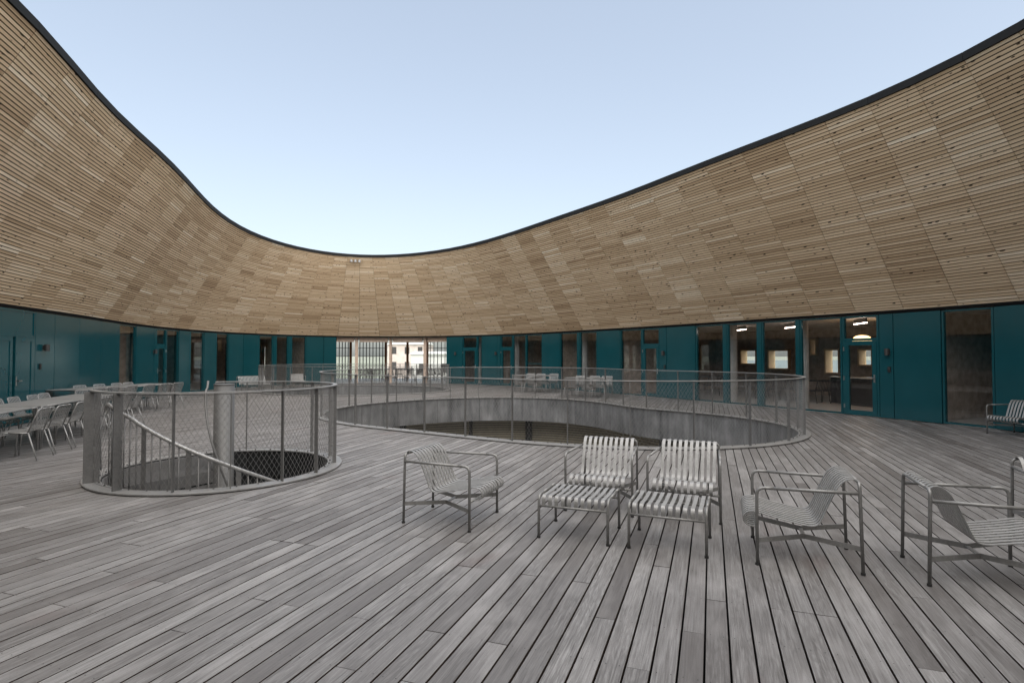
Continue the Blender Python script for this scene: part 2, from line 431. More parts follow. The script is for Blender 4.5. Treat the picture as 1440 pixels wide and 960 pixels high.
# --- roof slats
NR = 66; NC = int(round(FAC.L / 1.2))
ss = np.linspace(0, FAC.L, NC + 1)
kk = np.interp(ss, FAC.S, np.arange(len(FAC.S))) % len(FAC.X)
def lerpA(A, k): k = k % len(A); i = int(k); f = k - i; return A[i] * (1 - f) + A[(i + 1) % len(A)] * f
bot = np.array([[lerpA(FAC.X, k), lerpA(FAC.Y, k)] for k in kk]); top = np.array([[lerpA(OCU.X, k), lerpA(OCU.Y, k)] for k in kk])
Z0, Z1 = HF + .07, HT
def surf(ci, t, d=0.0):                                   # t 0..1 up the slope; d metres behind the face
    b, tp = bot[ci], top[ci]
    P = b + (tp - b) * t
    o = b - tp; o = o / np.hypot(*o)
    run = np.hypot(*(tp - b)); rise = Z1 - Z0; L = math.hypot(run, rise)
    z = Z0 + rise * t
    return np.array([P[0] + o[0] * rise / L * d, P[1] + o[1] * rise / L * d, z + run / L * d])
colt = rng.normal(0, .10, NC); slats = []
for ci in range(NC):
    r = 0
    while r < NR:
        blk = random.choice((3, 5, 6, 8, 8, 10, 12)); bt = rng.normal(0, .055)
        for rr in range(r, min(NR, r + blk)):
            t0 = (rr + .14) / NR; t1 = (rr + .86) / NR
            tone = float(np.clip(.53 + colt[ci] * .6 + bt + rng.normal(0, .115) + (.24 if random.random() < .035 else 0), 0, 1))
            e0 = .0075 / 1.2; q = []
            for t, dd in ((t0, 0), (t1, 0), (t1, .028), (t0, .028)):
                A, B = surf(ci, t, dd), surf(ci + 1, t, dd)
                q.append((A + (B - A) * e0, B - (B - A) * e0))
            rz = random.uniform(0, 50); dr = random.uniform(-.0025, .0025)
            u0 = ss[ci]; u1 = ss[ci + 1]; v = rr * .074
            vs = [q[0][0], q[0][1], q[1][1], q[1][0], q[3][0], q[3][1], q[2][1], q[2][0]]
            pcs = [(u0, v, rz), (u1, v, rz), (u1, v + .06, rz), (u0, v + .06, rz)] * 2
            slats.append((vs, pcs, tone, ci, rr))
        r += blk
def slat_mesh(mb, s):
    mb._add(s[0], [(0, 3, 2, 1), (0, 1, 5, 4), (2, 3, 7, 6), (1, 2, 6, 5), (3, 0, 4, 7)], s[2], s[1])
sco = []
for s in slats:
    m = np.mean(s[0][:4], axis=0)
    sco.append((seen_area(s[0][:4]) if min(p[1] for p in s[0][:4]) > .6 else 0, s))
sco.sort(key=lambda t: -t[0])
for a, s in sco[:300]:
    mb = MB(); slat_mesh(mb, s); bpart(mb, 'slat', M['slat'], attrs=True)
mb = MB()
for a, s in sco[300:]: slat_mesh(mb, s)
tag(bpart(mb, 'slats', M['slat'], attrs=True), kind='stuff')
mb = MB()
vs = [surf(i % NC, 0, .055) for i in range(NC)] + [surf(i % NC, 1, .055) for i in range(NC)]
mb._add(vs, [(i, (i + 1) % NC, NC + (i + 1) % NC, NC + i) for i in range(NC)])
bpart(mb, 'roof_membrane', M['backing'])
# black sheet metal fascia round the opening, one piece per two columns
for ci in range(0, NC, 2):
    ids = [ci, ci + 1, min(ci + 2, NC)]
    mb = MB(); rowsv = []
    for j, i in enumerate(ids):
        o = bot[i] - top[i]; o = o / np.hypot(*o); t = np.array([-o[1], o[0]])
        P = top[i] + t * (.004 if j == 0 else (-.004 if j == len(ids) - 1 else 0)) * (1 if True else 1)
        rowsv.append([(P[0] - o[0] * .035, P[1] - o[1] * .035, HT - .005), (P[0] - o[0] * .035, P[1] - o[1] * .035, HT + .15),
                      (P[0] + o[0] * .30, P[1] + o[1] * .30, HT + .13), (P[0] + o[0] * .10, P[1] + o[1] * .10, HT - .005)])
    vs = [q for r_ in rowsv for q in r_]; fs = []
    for j in range(len(ids) - 1):
        for k4 in range(4):
            k5 = (k4 + 1) % 4; fs.append((j * 4 + k4, j * 4 + k5, (j + 1) * 4 + k5, (j + 1) * 4 + k4))
    fs += [(0, 3, 2, 1), tuple((len(ids) - 1) * 4 + k_ for k_ in (0, 1, 2, 3))]
    mb._add(vs, fs); bpart(mb, 'fascia', M['fascia'])
# outer roof sheet and ceiling, interior floor
mb = MB(); ribbon(mb, OCU.offset(-.2), HT + .12, OUT.offset(-.4), 4.4, 200); bpart(mb, 'roof_sheet', M['fascia'])
mb = MB(); ribbon(mb, FAC.offset(-.02), HF + .03, OUT.offset(-.4), HF + .03, 240, True); bpart(mb, 'ceiling', M['inner_ceiling'])
mb = MB(); ribbon(mb, FAC.offset(-.07), -.012, OUT.offset(-.4), -.012, 240); bpart(mb, 'room_floor', M['inner_floor'])
mb = MB(); ribbon(mb, FAC.offset(.03), HF + .012, FAC.offset(.03), Z0 + .01, 240); ribbon(mb, FAC.offset(.03), HF + .012, FAC.offset(-.1), HF + .012, 240, True)
bpart(mb, 'shadow_gap', M['backing'])

# --- facade bays
class Bay:
    def __init__(s, s0, s1, cur=FAC):                     # s0 < s1 along the curve (counter-clockwise); right end first in the picture
        a, b = cur.at(s1), cur.at(s0)                     # a = left in the picture, b = right
        s.a = a; t = b - a; s.w = float(np.hypot(*t)); s.t = t / s.w
        s.n = np.array([s.t[1], -s.t[0]])                 # towards the deck
        s.rot = math.atan2(s.t[1], s.t[0])
    def P(s, x, d_, z): q = s.a + s.t * x - s.n * d_; return (q[0], q[1], z)      # d_ behind the face
    def box(s, mb, x0, x1, d0, d1, z0, z1):
        return mb.hexa([s.P(x0, d0, z0), s.P(x1, d0, z0), s.P(x1, d1, z0), s.P(x0, d1, z0), s.P(x0, d0, z1), s.P(x1, d0, z1), s.P(x1, d1, z1), s.P(x0, d1, z1)])
core = MB(); G = .009
def frame_boxes(b, mb, x0, x1, z0, z1, wd, d0, d1):
    b.box(mb, x0, x0 + wd, d0, d1, z0, z1); b.box(mb, x1 - wd, x1, d0, d1, z0, z1)
    b.box(mb, x0 + wd, x1 - wd, d0, d1, z1 - wd, z1); b.box(mb, x0 + wd, x1 - wd, d0, d1, z0, z0 + wd)
def panel(s0, s1, z0=.02, z1=HF, name='wall_panel'):
    n = max(1, int(round((s1 - s0) / 1.5)))
    for i in range(n):
        b = Bay(s0 + (s1 - s0) * i / n, s0 + (s1 - s0) * (i + 1) / n)
        mb = MB(); b.box(mb, G, b.w - G, 0, .035, z0, z1); bpart(mb, name, M['teal'])
        b.box(core, -.01, b.w + .01, .05, .2, max(z0, 0), z1 + .02)
def window(s0, s1, rail=None, pane='glass'):
    b = Bay(s0, s1); mb = MB(); frame_boxes(b, mb, G, b.w - G, .02, HF, .045, .012, .10)
    if rail: b.box(mb, G + .045, b.w - G - .045, .02, .09, rail, rail + .035)
    o = bpart(mb, 'window', M['teal'])
    zs = [(.02 + .045, HF - .045)] if not rail else [(.065, rail), (rail + .035, HF - .045)]
    for z0, z1 in zs:
        mb = MB(); b.box(mb, G + .045, b.w - G - .045, .048, .062, z0, z1); bpart(mb, 'pane', M['glass'], o)
def door(s0, s1, hand=1, solid=False):
    b = Bay(s0, s1); mb = MB(); w = b.w; zt = 2.02
    frame_boxes(b, mb, G, w - G, .02, HF, .055, .008, .11)
    b.box(mb, G + .055, w - G - .055, .010, .108, zt, zt + .07)
    o = bpart(mb, 'door', M['teal'])
    mb = MB(); b.box(mb, G + .055, w - G - .055, .05, .064, zt + .07, HF - .055); bpart(mb, 'transom_pane', M['glass'], o)
    x0, x1 = G + .06, w - G - .06; wd = min(.115, w * .13)
    mb = MB(); frame_boxes(b, mb, x0, x1, .035, zt - .005, wd, .0, .07); bpart(mb, 'door_leaf', M['teal'], o)
    mb = MB(); b.box(mb, x0 + wd, x1 - wd, .03, .044, .035 + wd, zt - .005 - wd); bpart(mb, 'pane', M['glass'], o)
    hx = x1 - wd * .5 if hand > 0 else x0 + wd * .5
    mb = MB(); b.box(mb, hx - .02, hx + .02, -.008, 0, .92, 1.12); b.box(mb, hx - .012, hx + .012, -.055, -.004, 1.02, 1.045)
    if hand > 0: b.box(mb, hx - .14, hx + .012, -.07, -.05, 1.022, 1.043)
    else: b.box(mb, hx - .012, hx + .14, -.07, -.05, 1.022, 1.043)
    bpart(mb, 'handle', M['steel'], o)
    kx = x0 - .012 if hand > 0 else x1 + .012
    for z in (.2, .95, 1.75):
        mb = MB(); b.box(mb, kx - .012, kx + .012, -.022, .006, z, z + .11); bpart(mb, 'hinge', M['steel'], o)
def mullion(s0, s1):
    b = Bay(s0, s1); mb = MB(); b.box(mb, 0, b.w, .0, .14, .02, HF); bpart(mb, 'mullion', M['teal'])
bays = [  # picture columns of the bays, left to right
    (48.5, 75.8, 'P'), (75.8, 111, 'P'), (111, 141, 'P'), (141, 167, 'P'), (167, 191, 'W'), (191, 216, 'P'), (216, 219.5, 'P'),
    (219.5, 234, 'D'), (234, 251.5, 'W'), (251.5, 267.5, 'P'), (267.5, 287, 'W'), (287, 303.8, 'P'), (303.8, 321.5, 'W'), (321.5, 342, 'P'), (342, 364, 'P'),
    (364, 384, 'W'), (384, 388, 'M'), (388, 405, 'W'), (405, 409.5, 'M'), (409.5, 430, 'W'), (430, 455, 'P'), (455, 473, 'P'),
    (473, 627, 'O'),
    (627.5, 650, 'P'), (650, 671, 'D'), (671, 678, 'W'), (678, 699, 'P'), (699, 703.5, 'P'), (703.5, 721, 'D'), (721, 739.5, 'W'), (739.5, 762.5, 'R'),
    (762.5, 787, 'P'), (787, 812, 'W'), (812, 815, 'M'), (815, 839.5, 'W'), (839.5, 872, 'P'), (872, 902.5, 'W'), (902.5, 928, 'D'), (928, 937.5, 'P'), (937.5, 978, 'P'),
    (978, 1018, 'W'), (1018, 1022.5, 'M'), (1022.5, 1066, 'W'), (1066, 1071, 'M'), (1071, 1121, 'W'), (1121, 1125, 'M'), (1125, 1184.5, 'W'), (1184.5, 1236.8, 'D'),
    (1236.8, 1257, 'P'), (1257, 1324.5, 'P'), (1324.5, 1399, 'W'), (1399, 1475, 'P')]
for x0, x1, k in bays:
    s1, s0 = FAC.px(x0), FAC.px(x1)
    if s1 < s0: s1 += FAC.L
    if k == 'P': panel(s0, s1)
    elif k == 'W': window(s0, s1)
    elif k == 'R': window(s0, s1, rail=1.2)
    elif k == 'D': door(s0, s1, -1 if x0 < 400 else 1)
    elif k == 'M': mullion(s0, s1)
# double door bay at the far left, one leaf ajar
s1, s0 = FAC.px(-34), FAC.px(48.5); b = Bay(s0, s1)
mb = MB(); frame_boxes(b, mb, G, b.w - G, .02, HF, .05, .0, .12); b.box(mb, .06, b.w - .06, .005, .11, 2.06, 2.12); dd_ = bpart(mb, 'double_door', M['teal'])
mb = MB(); b.box(mb, .06, b.w - .06, .02, .05, 2.12, HF - .05); bpart(mb, 'transom_panel', M['teal'], dd_)
xa = b.w * .60
for x0, x1, hd in ((.06, xa - .05, 0), (xa + .06, b.w - .06, 1)):
    mb = MB(); frame_boxes(b, mb, x0, x1, .03, 2.055, .1, .0, .06); b.box(mb, x0 + .1, x1 - .1, .014, .05, .13, 1.955); lf = bpart(mb, 'door_leaf', M['teal'], dd_)
mb = MB(); b.box(mb, xa + .08, xa + .12, -.01, 0, .92, 1.14); b.box(mb, xa + .09, xa + .22, -.07, -.05, 1.02, 1.045); b.box(mb, xa + .09, xa + .11, -.055, -.005, 1.02, 1.045); bpart(mb, 'handle', M['steel'], dd_)
b.box(core, 0, b.w, .13, .2, 0, HF)
# the rest of the ring, beside and behind the viewer
sA, sB = FAC.px(-34), FAC.px(1475)
if sB < sA: sB += FAC.L
n = int((sB - sA) / 1.15)
for i in range(n):
    a, c = sA + (sB - sA) * i / n, sA + (sB - sA) * (i + 1) / n
    if i % 5 in (2, 3): window(a, c)
    else: panel(a, c)
bpart(core, 'wall_core', M['backing'])
# --- outer wall of the rooms with deep timber window reveals
def zat(x, y, cur):
    s = cur.px(x); Y = cur.at(s)[1]; r_ = ray(x, y); return EYE + r_[2] / r_[1] * Y
wins = []
for x0, x1, y0, y1 in ((989, 1004, 501, 523), (1044, 1066, 492, 512), (1083, 1112, 492, 519), (1163, 1183, 491, 525), (1210, 1230, 491, 514), (884, 898, 484, 498),
                       (1143, 1151, 477, 499), (370, 383, 487, 520), (411, 427, 480, 497), (304.5, 309, 477, 493), (745, 757, 489, 503), (796, 806, 490, 502), (1340, 1352, 492, 502)):
    a, c = OUT.px(x1), OUT.px(x0); wins.append((a, c, zat(.5 * (x0 + x1), y1, OUT), zat(.5 * (x0 + x1), y0, OUT)))
for x0, x1 in ((681, 697), (766, 783), (843, 869), (942, 974), (1262, 1280), (1296, 1320), (253, 266), (289, 301), (325, 340), (345, 361), (118, 140), (146, 164), (82, 108)):
    wins.append((OUT.px(x1), OUT.px(x0), .15, 2.55))   # unseen windows added behind the panels to brighten the rooms
gapa, gapb = OUT.px(640), OUT.px(461)                     # glazed end of the open terrace
wins += [(gapa, gapb, None, None)]
i0 = OUT.px(-60)
s_ = i0 + 3
s_end = OUT.px(1500)
if s_end < s_: s_end += OUT.L
while s_ < s_end - 3: wins.append((s_, s_ + .9, .9, 1.9)); s_ += 4.6
wins = sorted([(a % OUT.L, (a % OUT.L) + (c - a), z0, z1) for a, c, z0, z1 in wins])
cl = [];
for q in wins:
    if not cl or q[0] > cl[-1][1] + .12: cl.append(q)
wins = cl
wall = MB()
def wallrun(a, c, z0, z1):
    m = max(1, int((c - a) / 1.5))
    for i in range(m): Bay(a + (c - a) * i / m, a + (c - a) * (i + 1) / m, OUT).box(wall, -.002, Bay(a + (c - a) * i / m, a + (c - a) * (i + 1) / m, OUT).w + .002, 0, .3, z0, z1)
prev = wins[-1][1] - OUT.L
for a, c, z0, z1 in wins:
    wallrun(prev, a, -.02, HF + .05); prev = c
    if z0 is None: continue
    wallrun(a, c, -.02, z0); wallrun(a, c, z1, HF + .05)
    b = Bay(a, c, OUT); mb = MB(); frame_boxes(b, mb, -.02, b.w + .02, z0 - .02, z1 + .02, .06, -.16, .32)
    o = bpart(mb, 'outer_window', M['pale_wood'])
    mb = MB(); b.box(mb, .04, b.w - .04, .2, .214, z0 + .04, z1 - .04); bpart(mb, 'pane', M['glass'], o)
bpart(wall, 'outer_wall', M['outer_wall'])
# --- partitions between rooms
mb = MB()
for x in (47, 196, 434, 471, 629, 688, 775, 858, 1290):
    s = FAC.px(x); P, N = FAC.at(s), FAC.nrm(s); t = np.array([-N[1], N[0]])
    a = P - N * .25; c = P - N * 6.98
    mb.hexa([(*(a - t * .06), -.01), (*(a + t * .06), -.01), (*(c + t * .06), -.01), (*(c - t * .06), -.01), (*(a - t * .06), HF + .02), (*(a + t * .06), HF + .02), (*(c + t * .06), HF + .02), (*(c - t * .06), HF + .02)])
bpart(mb, 'partition', M['outer_wall'])
# --- room columns seen behind the glass
def room_pt(x, depth):
    c = FAC.offset(-depth); return c.at(c.px(x))
for x, dp, r_ in ((823, 1.1, .15), (879, 1.2, .16), (1030, 1.3, .17), (727, 1.0, .15), (674.5, .9, .11), (1131, 1.0, .13)):
    P = room_pt(x, dp); mb = MB(); mb.cyl(P, r_, -.01, HF + .02, 24); bpart(mb, 'room_column', M['concrete'])

# --- open terrace at the far end: glulam columns, header beam, brown posts, barred glazing
for x, dp, wd in ((501.5, .45, .17), (547, .45, .15), (593.5, .45, .17)):
    s = FAC.px(x); P = FAC.at(s) - FAC.nrm(s) * dp; mb = MB()
    N = FAC.nrm(s); rz = math.atan2(N[1], N[0]); Mx = Matrix.Translation((P[0], P[1], 0)) @ Matrix.Rotation(rz, 4, 'Z')
    mb.box(-wd / 2, wd / 2, -wd / 2, wd / 2, -.01, HF - .0, Mx); bpart(mb, 'timber_column', M['glulam'])
for xa_, xb_ in ((474, 499), (504.5, 544.5), (549.5, 590.5), (596.5, 626)):
    b = Bay(FAC.px(xb_), FAC.px(xa_)); mb = MB(); b.box(mb, 0, b.w, .36, .52, HF - .26, HF); bpart(mb, 'header_beam', M['glulam'])
GL = FAC.offset(-5.2)
for x in (493, 542.5, 573, 601):
    s = GL.px(x); P = GL.at(s); mb = MB(); mb.box(P[0] - .07, P[0] + .07, P[1] - .07, P[1] + .07, -.01, HF + .02); bpart(mb, 'timber_post', M['brown_wood'])
for x in list(np.arange(477, 491, 4.2)) + list(np.arange(506, 541, 4.6)) + list(np.arange(605, 628, 5.2)):
    s = OUT.px(float(x)); P = OUT.at(s); mb = MB(); mb.box(P[0] - .02, P[0] + .02, P[1] - .05, P[1] + .05, -.01, HF + .02); bpart(mb, 'glazing_bar', M['black'])
for x0, x1 in ((463, 492), (503, 543), (601, 638)):
    b = Bay(OUT.px(x1), OUT.px(x0), OUT)
    for z in (.9, 1.55, 2.15):
        mb = MB(); b.box(mb, 0, b.w, .02, .05, z, z + .035); bpart(mb, 'glazing_rail', M['black'])
    mb = MB(); b.box(mb, 0, b.w, .07, .084, 0, HF); bpart(mb, 'pane', M['glass'])
# --- things beyond the terrace
def far_house(name, x0, x1, Y, h, mat, label, roofm):
    r0, r1 = (x0 - 720) / FPX * Y, (x1 - 720) / FPX * Y
    e = tag(empty(name, ((r0 + r1) / 2, Y, -5.6)), label, 'building'); hw = (r1 - r0) / 2
    mb = MB(); mb.box(-hw, hw, 0, 10, 0, h); mb.build('wall', mat, e)
    mb = MB(); mb._add([(-hw - .3, -.4, h), (hw + .3, -.4, h), (hw + .3, 10.4, h), (-hw - .3, 10.4, h), (-hw - .3, 5, h + 2.6), (hw + .3, 5, h + 2.6)], [(0, 1, 5, 4), (2, 3, 4, 5), (0, 4, 3), (1, 2, 5), (3, 2, 1, 0)]); mb.v = [(x, y, min(z, h + .5)) for x, y, z in mb.v]; mb.build('roof', roofm, e)
    for fl in (1.2, 4.4, 7.6):
        if fl + 1.5 > h: continue
        k = max(2, int(hw * 2 / 2.6))
        for i in range(k):
            x = -hw + (i + .5) * 2 * hw / k; mb = MB(); mb.box(x - .5, x + .5, -.05, .02, fl, fl + 1.5); mb.build('window', M['lamp'], e)
far_house('brick_house', 545, 600, 120, 9.6, M['brick'], 'red brick building standing far beyond the open terrace', M['white_wall'])
far_house('white_house', 578, 640, 95, 7.5, M['white_wall'], 'white rendered building beyond the terrace posts', M['white_wall'])

# ------------------------------------------------------------------ rings: hole linings, railings
def ring_railing(cur, label, posts, a0=0, a1=None, net=True, wide=(), cx=None, group=None):
    c = np.array(cx); e = tag(empty('round_railing', (c[0], c[1], 0)), label, 'railing', group)
    sub = lambda mb: setattr(mb, 'v', [(x - c[0], y - c[1], z) for x, y, z in mb.v])
    L = cur.L; closed = a1 is None; a1 = L if closed else a1
    n = int((a1 - a0) / .12); S = np.linspace(a0, a1, n + 1)[:-1 if closed else None]
    pts = [cur.at(s) for s in S]; nr = [cur.nrm(s) for s in S]
    mb = MB(); mb.sweep([(p[0], p[1], RAIL - .008) for p in pts], [Vector((q[0], q[1], 0)) for q in nr], .03, .008, closed); sub(mb); mb.build('top_rail', M['plate'], e)
    nf = int(L / .12); SF = np.linspace(0, L, nf + 1)[:-1]                          # base plate goes all the way round
    mb = MB(); mb.sweep([(*cur.at(s), .022) for s in SF], [Vector((*cur.nrm(s), 0)) for s in SF], (.115 if cur is not RS else .10), .008, True); sub(mb); mb.build('base_plate', M['plate'], e)
    mb = MB()
    for s in np.arange(0, L, .26):
        p = cur.at(s) + cur.nrm(s) * .07; mb.cyl(p, .011, .03, .046, 6)
    sub(mb); tag(mb.build('bolts', M['lamp'], e), kind='stuff')
    for s in posts:
        p, q = cur.at(s), cur.nrm(s); rz = math.atan2(q[1], q[0]); wd = .2 if s in wide else .055
        hw, ht = (.03, .006)
        if s in wide: hw, ht = (.075, .006)
        Mx = Matrix.Translation((p[0] - c[0], p[1] - c[1], 0)) @ Matrix.Rotation(rz, 4, 'Z')
        mb = MB()
        if s in wide: mb.box(-(.085 if s == wide[0] else .055), (.085 if s == wide[0] else .055), -.008, .008, .03, RAIL - .016, Mx)
        else: mb.box(-.027, .027, -.006, .006, .03, RAIL - .016, Mx)
        mb.build('post', M['rail'], e)
    if net:
        mb = MB(); cell = .064; inn = cur.offset(.012); LI = inn.L
        k = LI / cur.L; A0, A1 = a0 * k, a1 * k; z0, z1 = .05, RAIL - .03; run = (z1 - z0) * .62
        s = A0 - run
        while s < A1:
            for sg in (1, -1):
                q = []
                for i in range(6):
                    f = i / 5; ss_ = s + run * (f if sg > 0 else 1 - f)
                    if not closed and (ss_ < A0 or ss_ > A1): continue
                    q.append((*inn.at(ss_), z0 + (z1 - z0) * f))
                if len(q) > 1: mb.tube(q, .0018, 3, caps=False)
            s += cell
            if closed and s >= A1 - run: break
        for z in (z0, z1):
            SN = np.linspace(A0, A1, int((A1 - A0) / .2)); mb.tube([(*inn.at(x), z) for x in SN], .003, 4)
        sub(mb); tag(mb.build('net', M['wire'], e), kind='stuff')
    return e
def rim_lining(cur, depth, label, cx, step=1.62, mat='rim'):
    c = cx; e = tag(empty('opening_rim', (c[0], c[1], 0)), label, 'rim')
    k = int(cur.L / step); inn = cur.offset(.06); back = cur.offset(.045)
    for i in range(k):
        a, b_ = inn.L * i / k + .006, inn.L * (i + 1) / k - .006; S = np.linspace(a, b_, 5); mb = MB(); vs = []
        for s in S:
            p = inn.at(s); q = inn.nrm(s); o = p - q * .012
            vs += [(p[0] - c[0], p[1] - c[1], -depth), (p[0] - c[0], p[1] - c[1], .012), (o[0] - c[0], o[1] - c[1], .012), (o[0] - c[0], o[1] - c[1], -depth)]
        fs = [(j * 4 + m_, j * 4 + (m_ + 1) % 4, j * 4 + 4 + (m_ + 1) % 4, j * 4 + 4 + m_) for j in range(4) for m_ in range(4)] + [(3, 2, 1, 0), (16, 17, 18, 19)]
        mb._add(vs, fs); mb.build('rim_plate', M[mat], e)
    mb = MB(); ribbon(mb, back, -depth + .01, back, .0, 160); ribbon(mb, cur.offset(.07), -depth, cur.offset(-2.6), -depth, 160, True)
    mb.v = [(x - c[0], y - c[1], z) for x, y, z in mb.v]; mb.build('slab_edge', M['backing'], e)
cA, cB = (.5, 15.5), (-7.3, 26.55)
pxA = [517, 546, 579, 617, 658, 701.5, 749, 799.7, 853.8, 911, 965.6, 1017.5, 1061, 1096.5, 1119.6, 1130]
postsA = list(np.arange(0, RA.L - .4, RA.L / 33))
ring_railing(RA, 'large oval railing with wire net around the big open well in the deck', postsA, cx=cA)
ring_railing(RB, 'oval railing with wire net around the rear well by the open terrace', list(np.arange(0, RB.L - .4, RB.L / 25)), cx=cB)
def ang(a): return SR * R(a % 360)
pS = [ang(a) for a in (222, 250, 277, 300, 323, 344.5)] + [RS.L + ang(a) for a in (12, 35, 58, 81, 104, 122)]
ring_railing(RS, 'round railing with wire net and gap around the spiral stair', pS, a0=ang(222), a1=RS.L + ang(122), wide=(pS[0], pS[1]), cx=SC)
rim_lining(RA, .86, 'streaked galvanised rim lining the big open well', cA)
rim_lining(RB, .86, 'galvanised rim lining the rear well by the open terrace', cB)
rim_lining(RS, .42, 'dark steel rim lining the round stair hole', SC, 1.25, 'black')
mb = MB(); rsh = RS.offset(.05); ribbon(mb, rsh, -4.59, rsh, -.41, 80)
tag(mb.build('stair_shaft', M['black']), 'black round shaft wall below the stair hole', 'wall')
# lower storey round the big well: slatted wall and dark columns
lw = tag(empty('lower_wall', (*cA, -4.6)), 'pale slatted timber wall on the storey below, seen through the big well', 'wall')
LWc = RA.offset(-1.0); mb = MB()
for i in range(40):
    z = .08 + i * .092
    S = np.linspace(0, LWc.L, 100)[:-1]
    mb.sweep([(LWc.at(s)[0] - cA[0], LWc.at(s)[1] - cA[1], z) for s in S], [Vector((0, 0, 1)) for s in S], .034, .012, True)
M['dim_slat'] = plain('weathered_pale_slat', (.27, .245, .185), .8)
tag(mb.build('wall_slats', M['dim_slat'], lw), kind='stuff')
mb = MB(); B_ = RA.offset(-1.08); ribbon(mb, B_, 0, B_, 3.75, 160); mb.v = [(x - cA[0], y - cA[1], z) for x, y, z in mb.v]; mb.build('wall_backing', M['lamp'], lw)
for i, x in enumerate((661, 742, 930, 566)):
    o_ = RA.offset(-.7); s = o_.px(x, -1.2); P = o_.at(s)
    f_ = [(k_, o_.X[k_], o_.Y[k_]) for k_ in range(0, 6000, 10) if abs(proj(o_.X[k_], o_.Y[k_], -1.2)[0] - x) < 3 and o_.Y[k_] > 15]
    if f_: P = np.array(f_[0][1:])
    mb = MB(); mb.cyl((0, 0), .13 if i else .07, 0, 3.74, 16)
    e = tag(mb.build('lower_column', M['black']), 'black round column under the deck edge of the big well', 'column', 'columns under the big well'); e.location = (P[0], P[1], -4.6)

# ------------------------------------------------------------------ spiral stair
st = tag(empty('spiral_stair', (*SC, -4.6)), 'galvanised spiral stair winding down round a thick steel column', 'stair')
Zb = 4.6
mb = MB(); mb.cyl((0, 0), .135, 0, Zb + 1.20, 40); cc = mb.build('column', M['column'], st)
for p in cc.data.polygons: p.use_smooth = abs(p.normal.z) < .5
mb = MB(); mb.cyl((0, 0), .139, Zb + 1.202, Zb + 1.215, 40); mb.build('column_cap', M['rail'], st)
def zr(a):                                                # handrail height: level at the landing, then steep
    return float(np.interp(a, [205, 222, 236, 250, 700], [1.03, 1.0, .955, .86, .86 - .0118 * 450]))
def pol(r_, a, z): return (r_ * math.cos(R(a)), r_ * math.sin(R(a)), z + Zb)
def sector(mb, r0, r1, a0, a1, z0, z1, n=6):
    A = np.linspace(a0, a1, n + 1); vs = []
    for a in A: vs += [pol(r0, a, z0), pol(r1, a, z0), pol(r1, a, z1), pol(r0, a, z1)]
    fs = [(j * 4 + m_, j * 4 + 4 + m_, j * 4 + 4 + (m_ + 1) % 4, j * 4 + (m_ + 1) % 4) for j in range(n) for m_ in range(4)] + [(0, 1, 2, 3), tuple(n * 4 + k_ for k_ in (3, 2, 1, 0))]
    mb._add(vs, fs)
def grated(name, a0, a1, z, parent):
    mb = MB(); sector(mb, .14, 1.42, a0, a0 + .9, z - .16, z); sector(mb, .14, 1.42, a1 - .9, a1, z - .16, z); sector(mb, 1.40, 1.42, a0 + .9, a1 - .9, z - .16, z, 8)
    o = mb.build(name, M['rail'], parent)
    mb = MB()
    for k_ in range(int((a1 - a0) / 1.5)):
        a = a0 + 1.4 + k_ * 1.5
        if a > a1 - 1: break
        sector(mb, .16, 1.40, a, a + .45, z - .035, z - .002, 1)
    for r_ in np.arange(.25, 1.4, .12): sector(mb, r_, r_ + .008, a0 + .9, a1 - .9, z - .03, z - .004, 6)
    tag(mb.build('grating', M['rail'], o), kind='stuff')
grated('landing', 118, 238, 0.0, st)
for k_ in range(24): grated('tread', 238 + k_ * 15.3, 238 + k_ * 15.3 + 17, -.18 * (k_ + 1), st)
A = np.arange(222, 238 + 15.3 * 24, 4)
up = [pol(1.38, 217, .93), pol(1.37, 219, .985)]
mb = MB(); mb.tube(up + [pol(1.36, a, zr(a) - (.0)) for a in A], .024, 10); mb.build('handrail', M['plate'], st)
mb = MB(); mb.tube([pol(.235, 180, 1.26), pol(.235, 184, 1.16)] + [pol(.235, a, .277 - .0118 * (a - 270)) for a in np.arange(198, 238 + 15.3 * 22, 6)], .016, 8); mb.build('inner_rail', M['rail'], st)
for j, a in enumerate(np.arange(226, 226 + 15.3 * 12, 4.6)):
    zt = 0 if a < 238 else -.18 * (int((a - 238) / 15.3) + 1); mb = MB()
    if j % 5 == 2:
        t = R(a); Mx = Matrix.Translation(pol(1.36, a, 0)) @ Matrix.Rotation(t, 4, 'Z'); mb.box(-.006, .006, -.03, .03, zt - .1, zr(a), Mx); mb.build('baluster_post', M['rail'], st)
    else: mb.tube([pol(1.36, a, zt - .06), pol(1.36, a, zr(a))], .0085, 6); mb.build('baluster', M['rail'], st)
mb = MB(); mb.tube([pol(1.5, 200, .03), pol(1.5, 200, .95), pol(1.48, 206, 1.02), pol(1.44, 214, .95), pol(1.42, 217, .2), pol(1.42, 217, .16), pol(1.5, 200, .16)], .009, 6); mb.build('newel_loop', M['rail'], st)

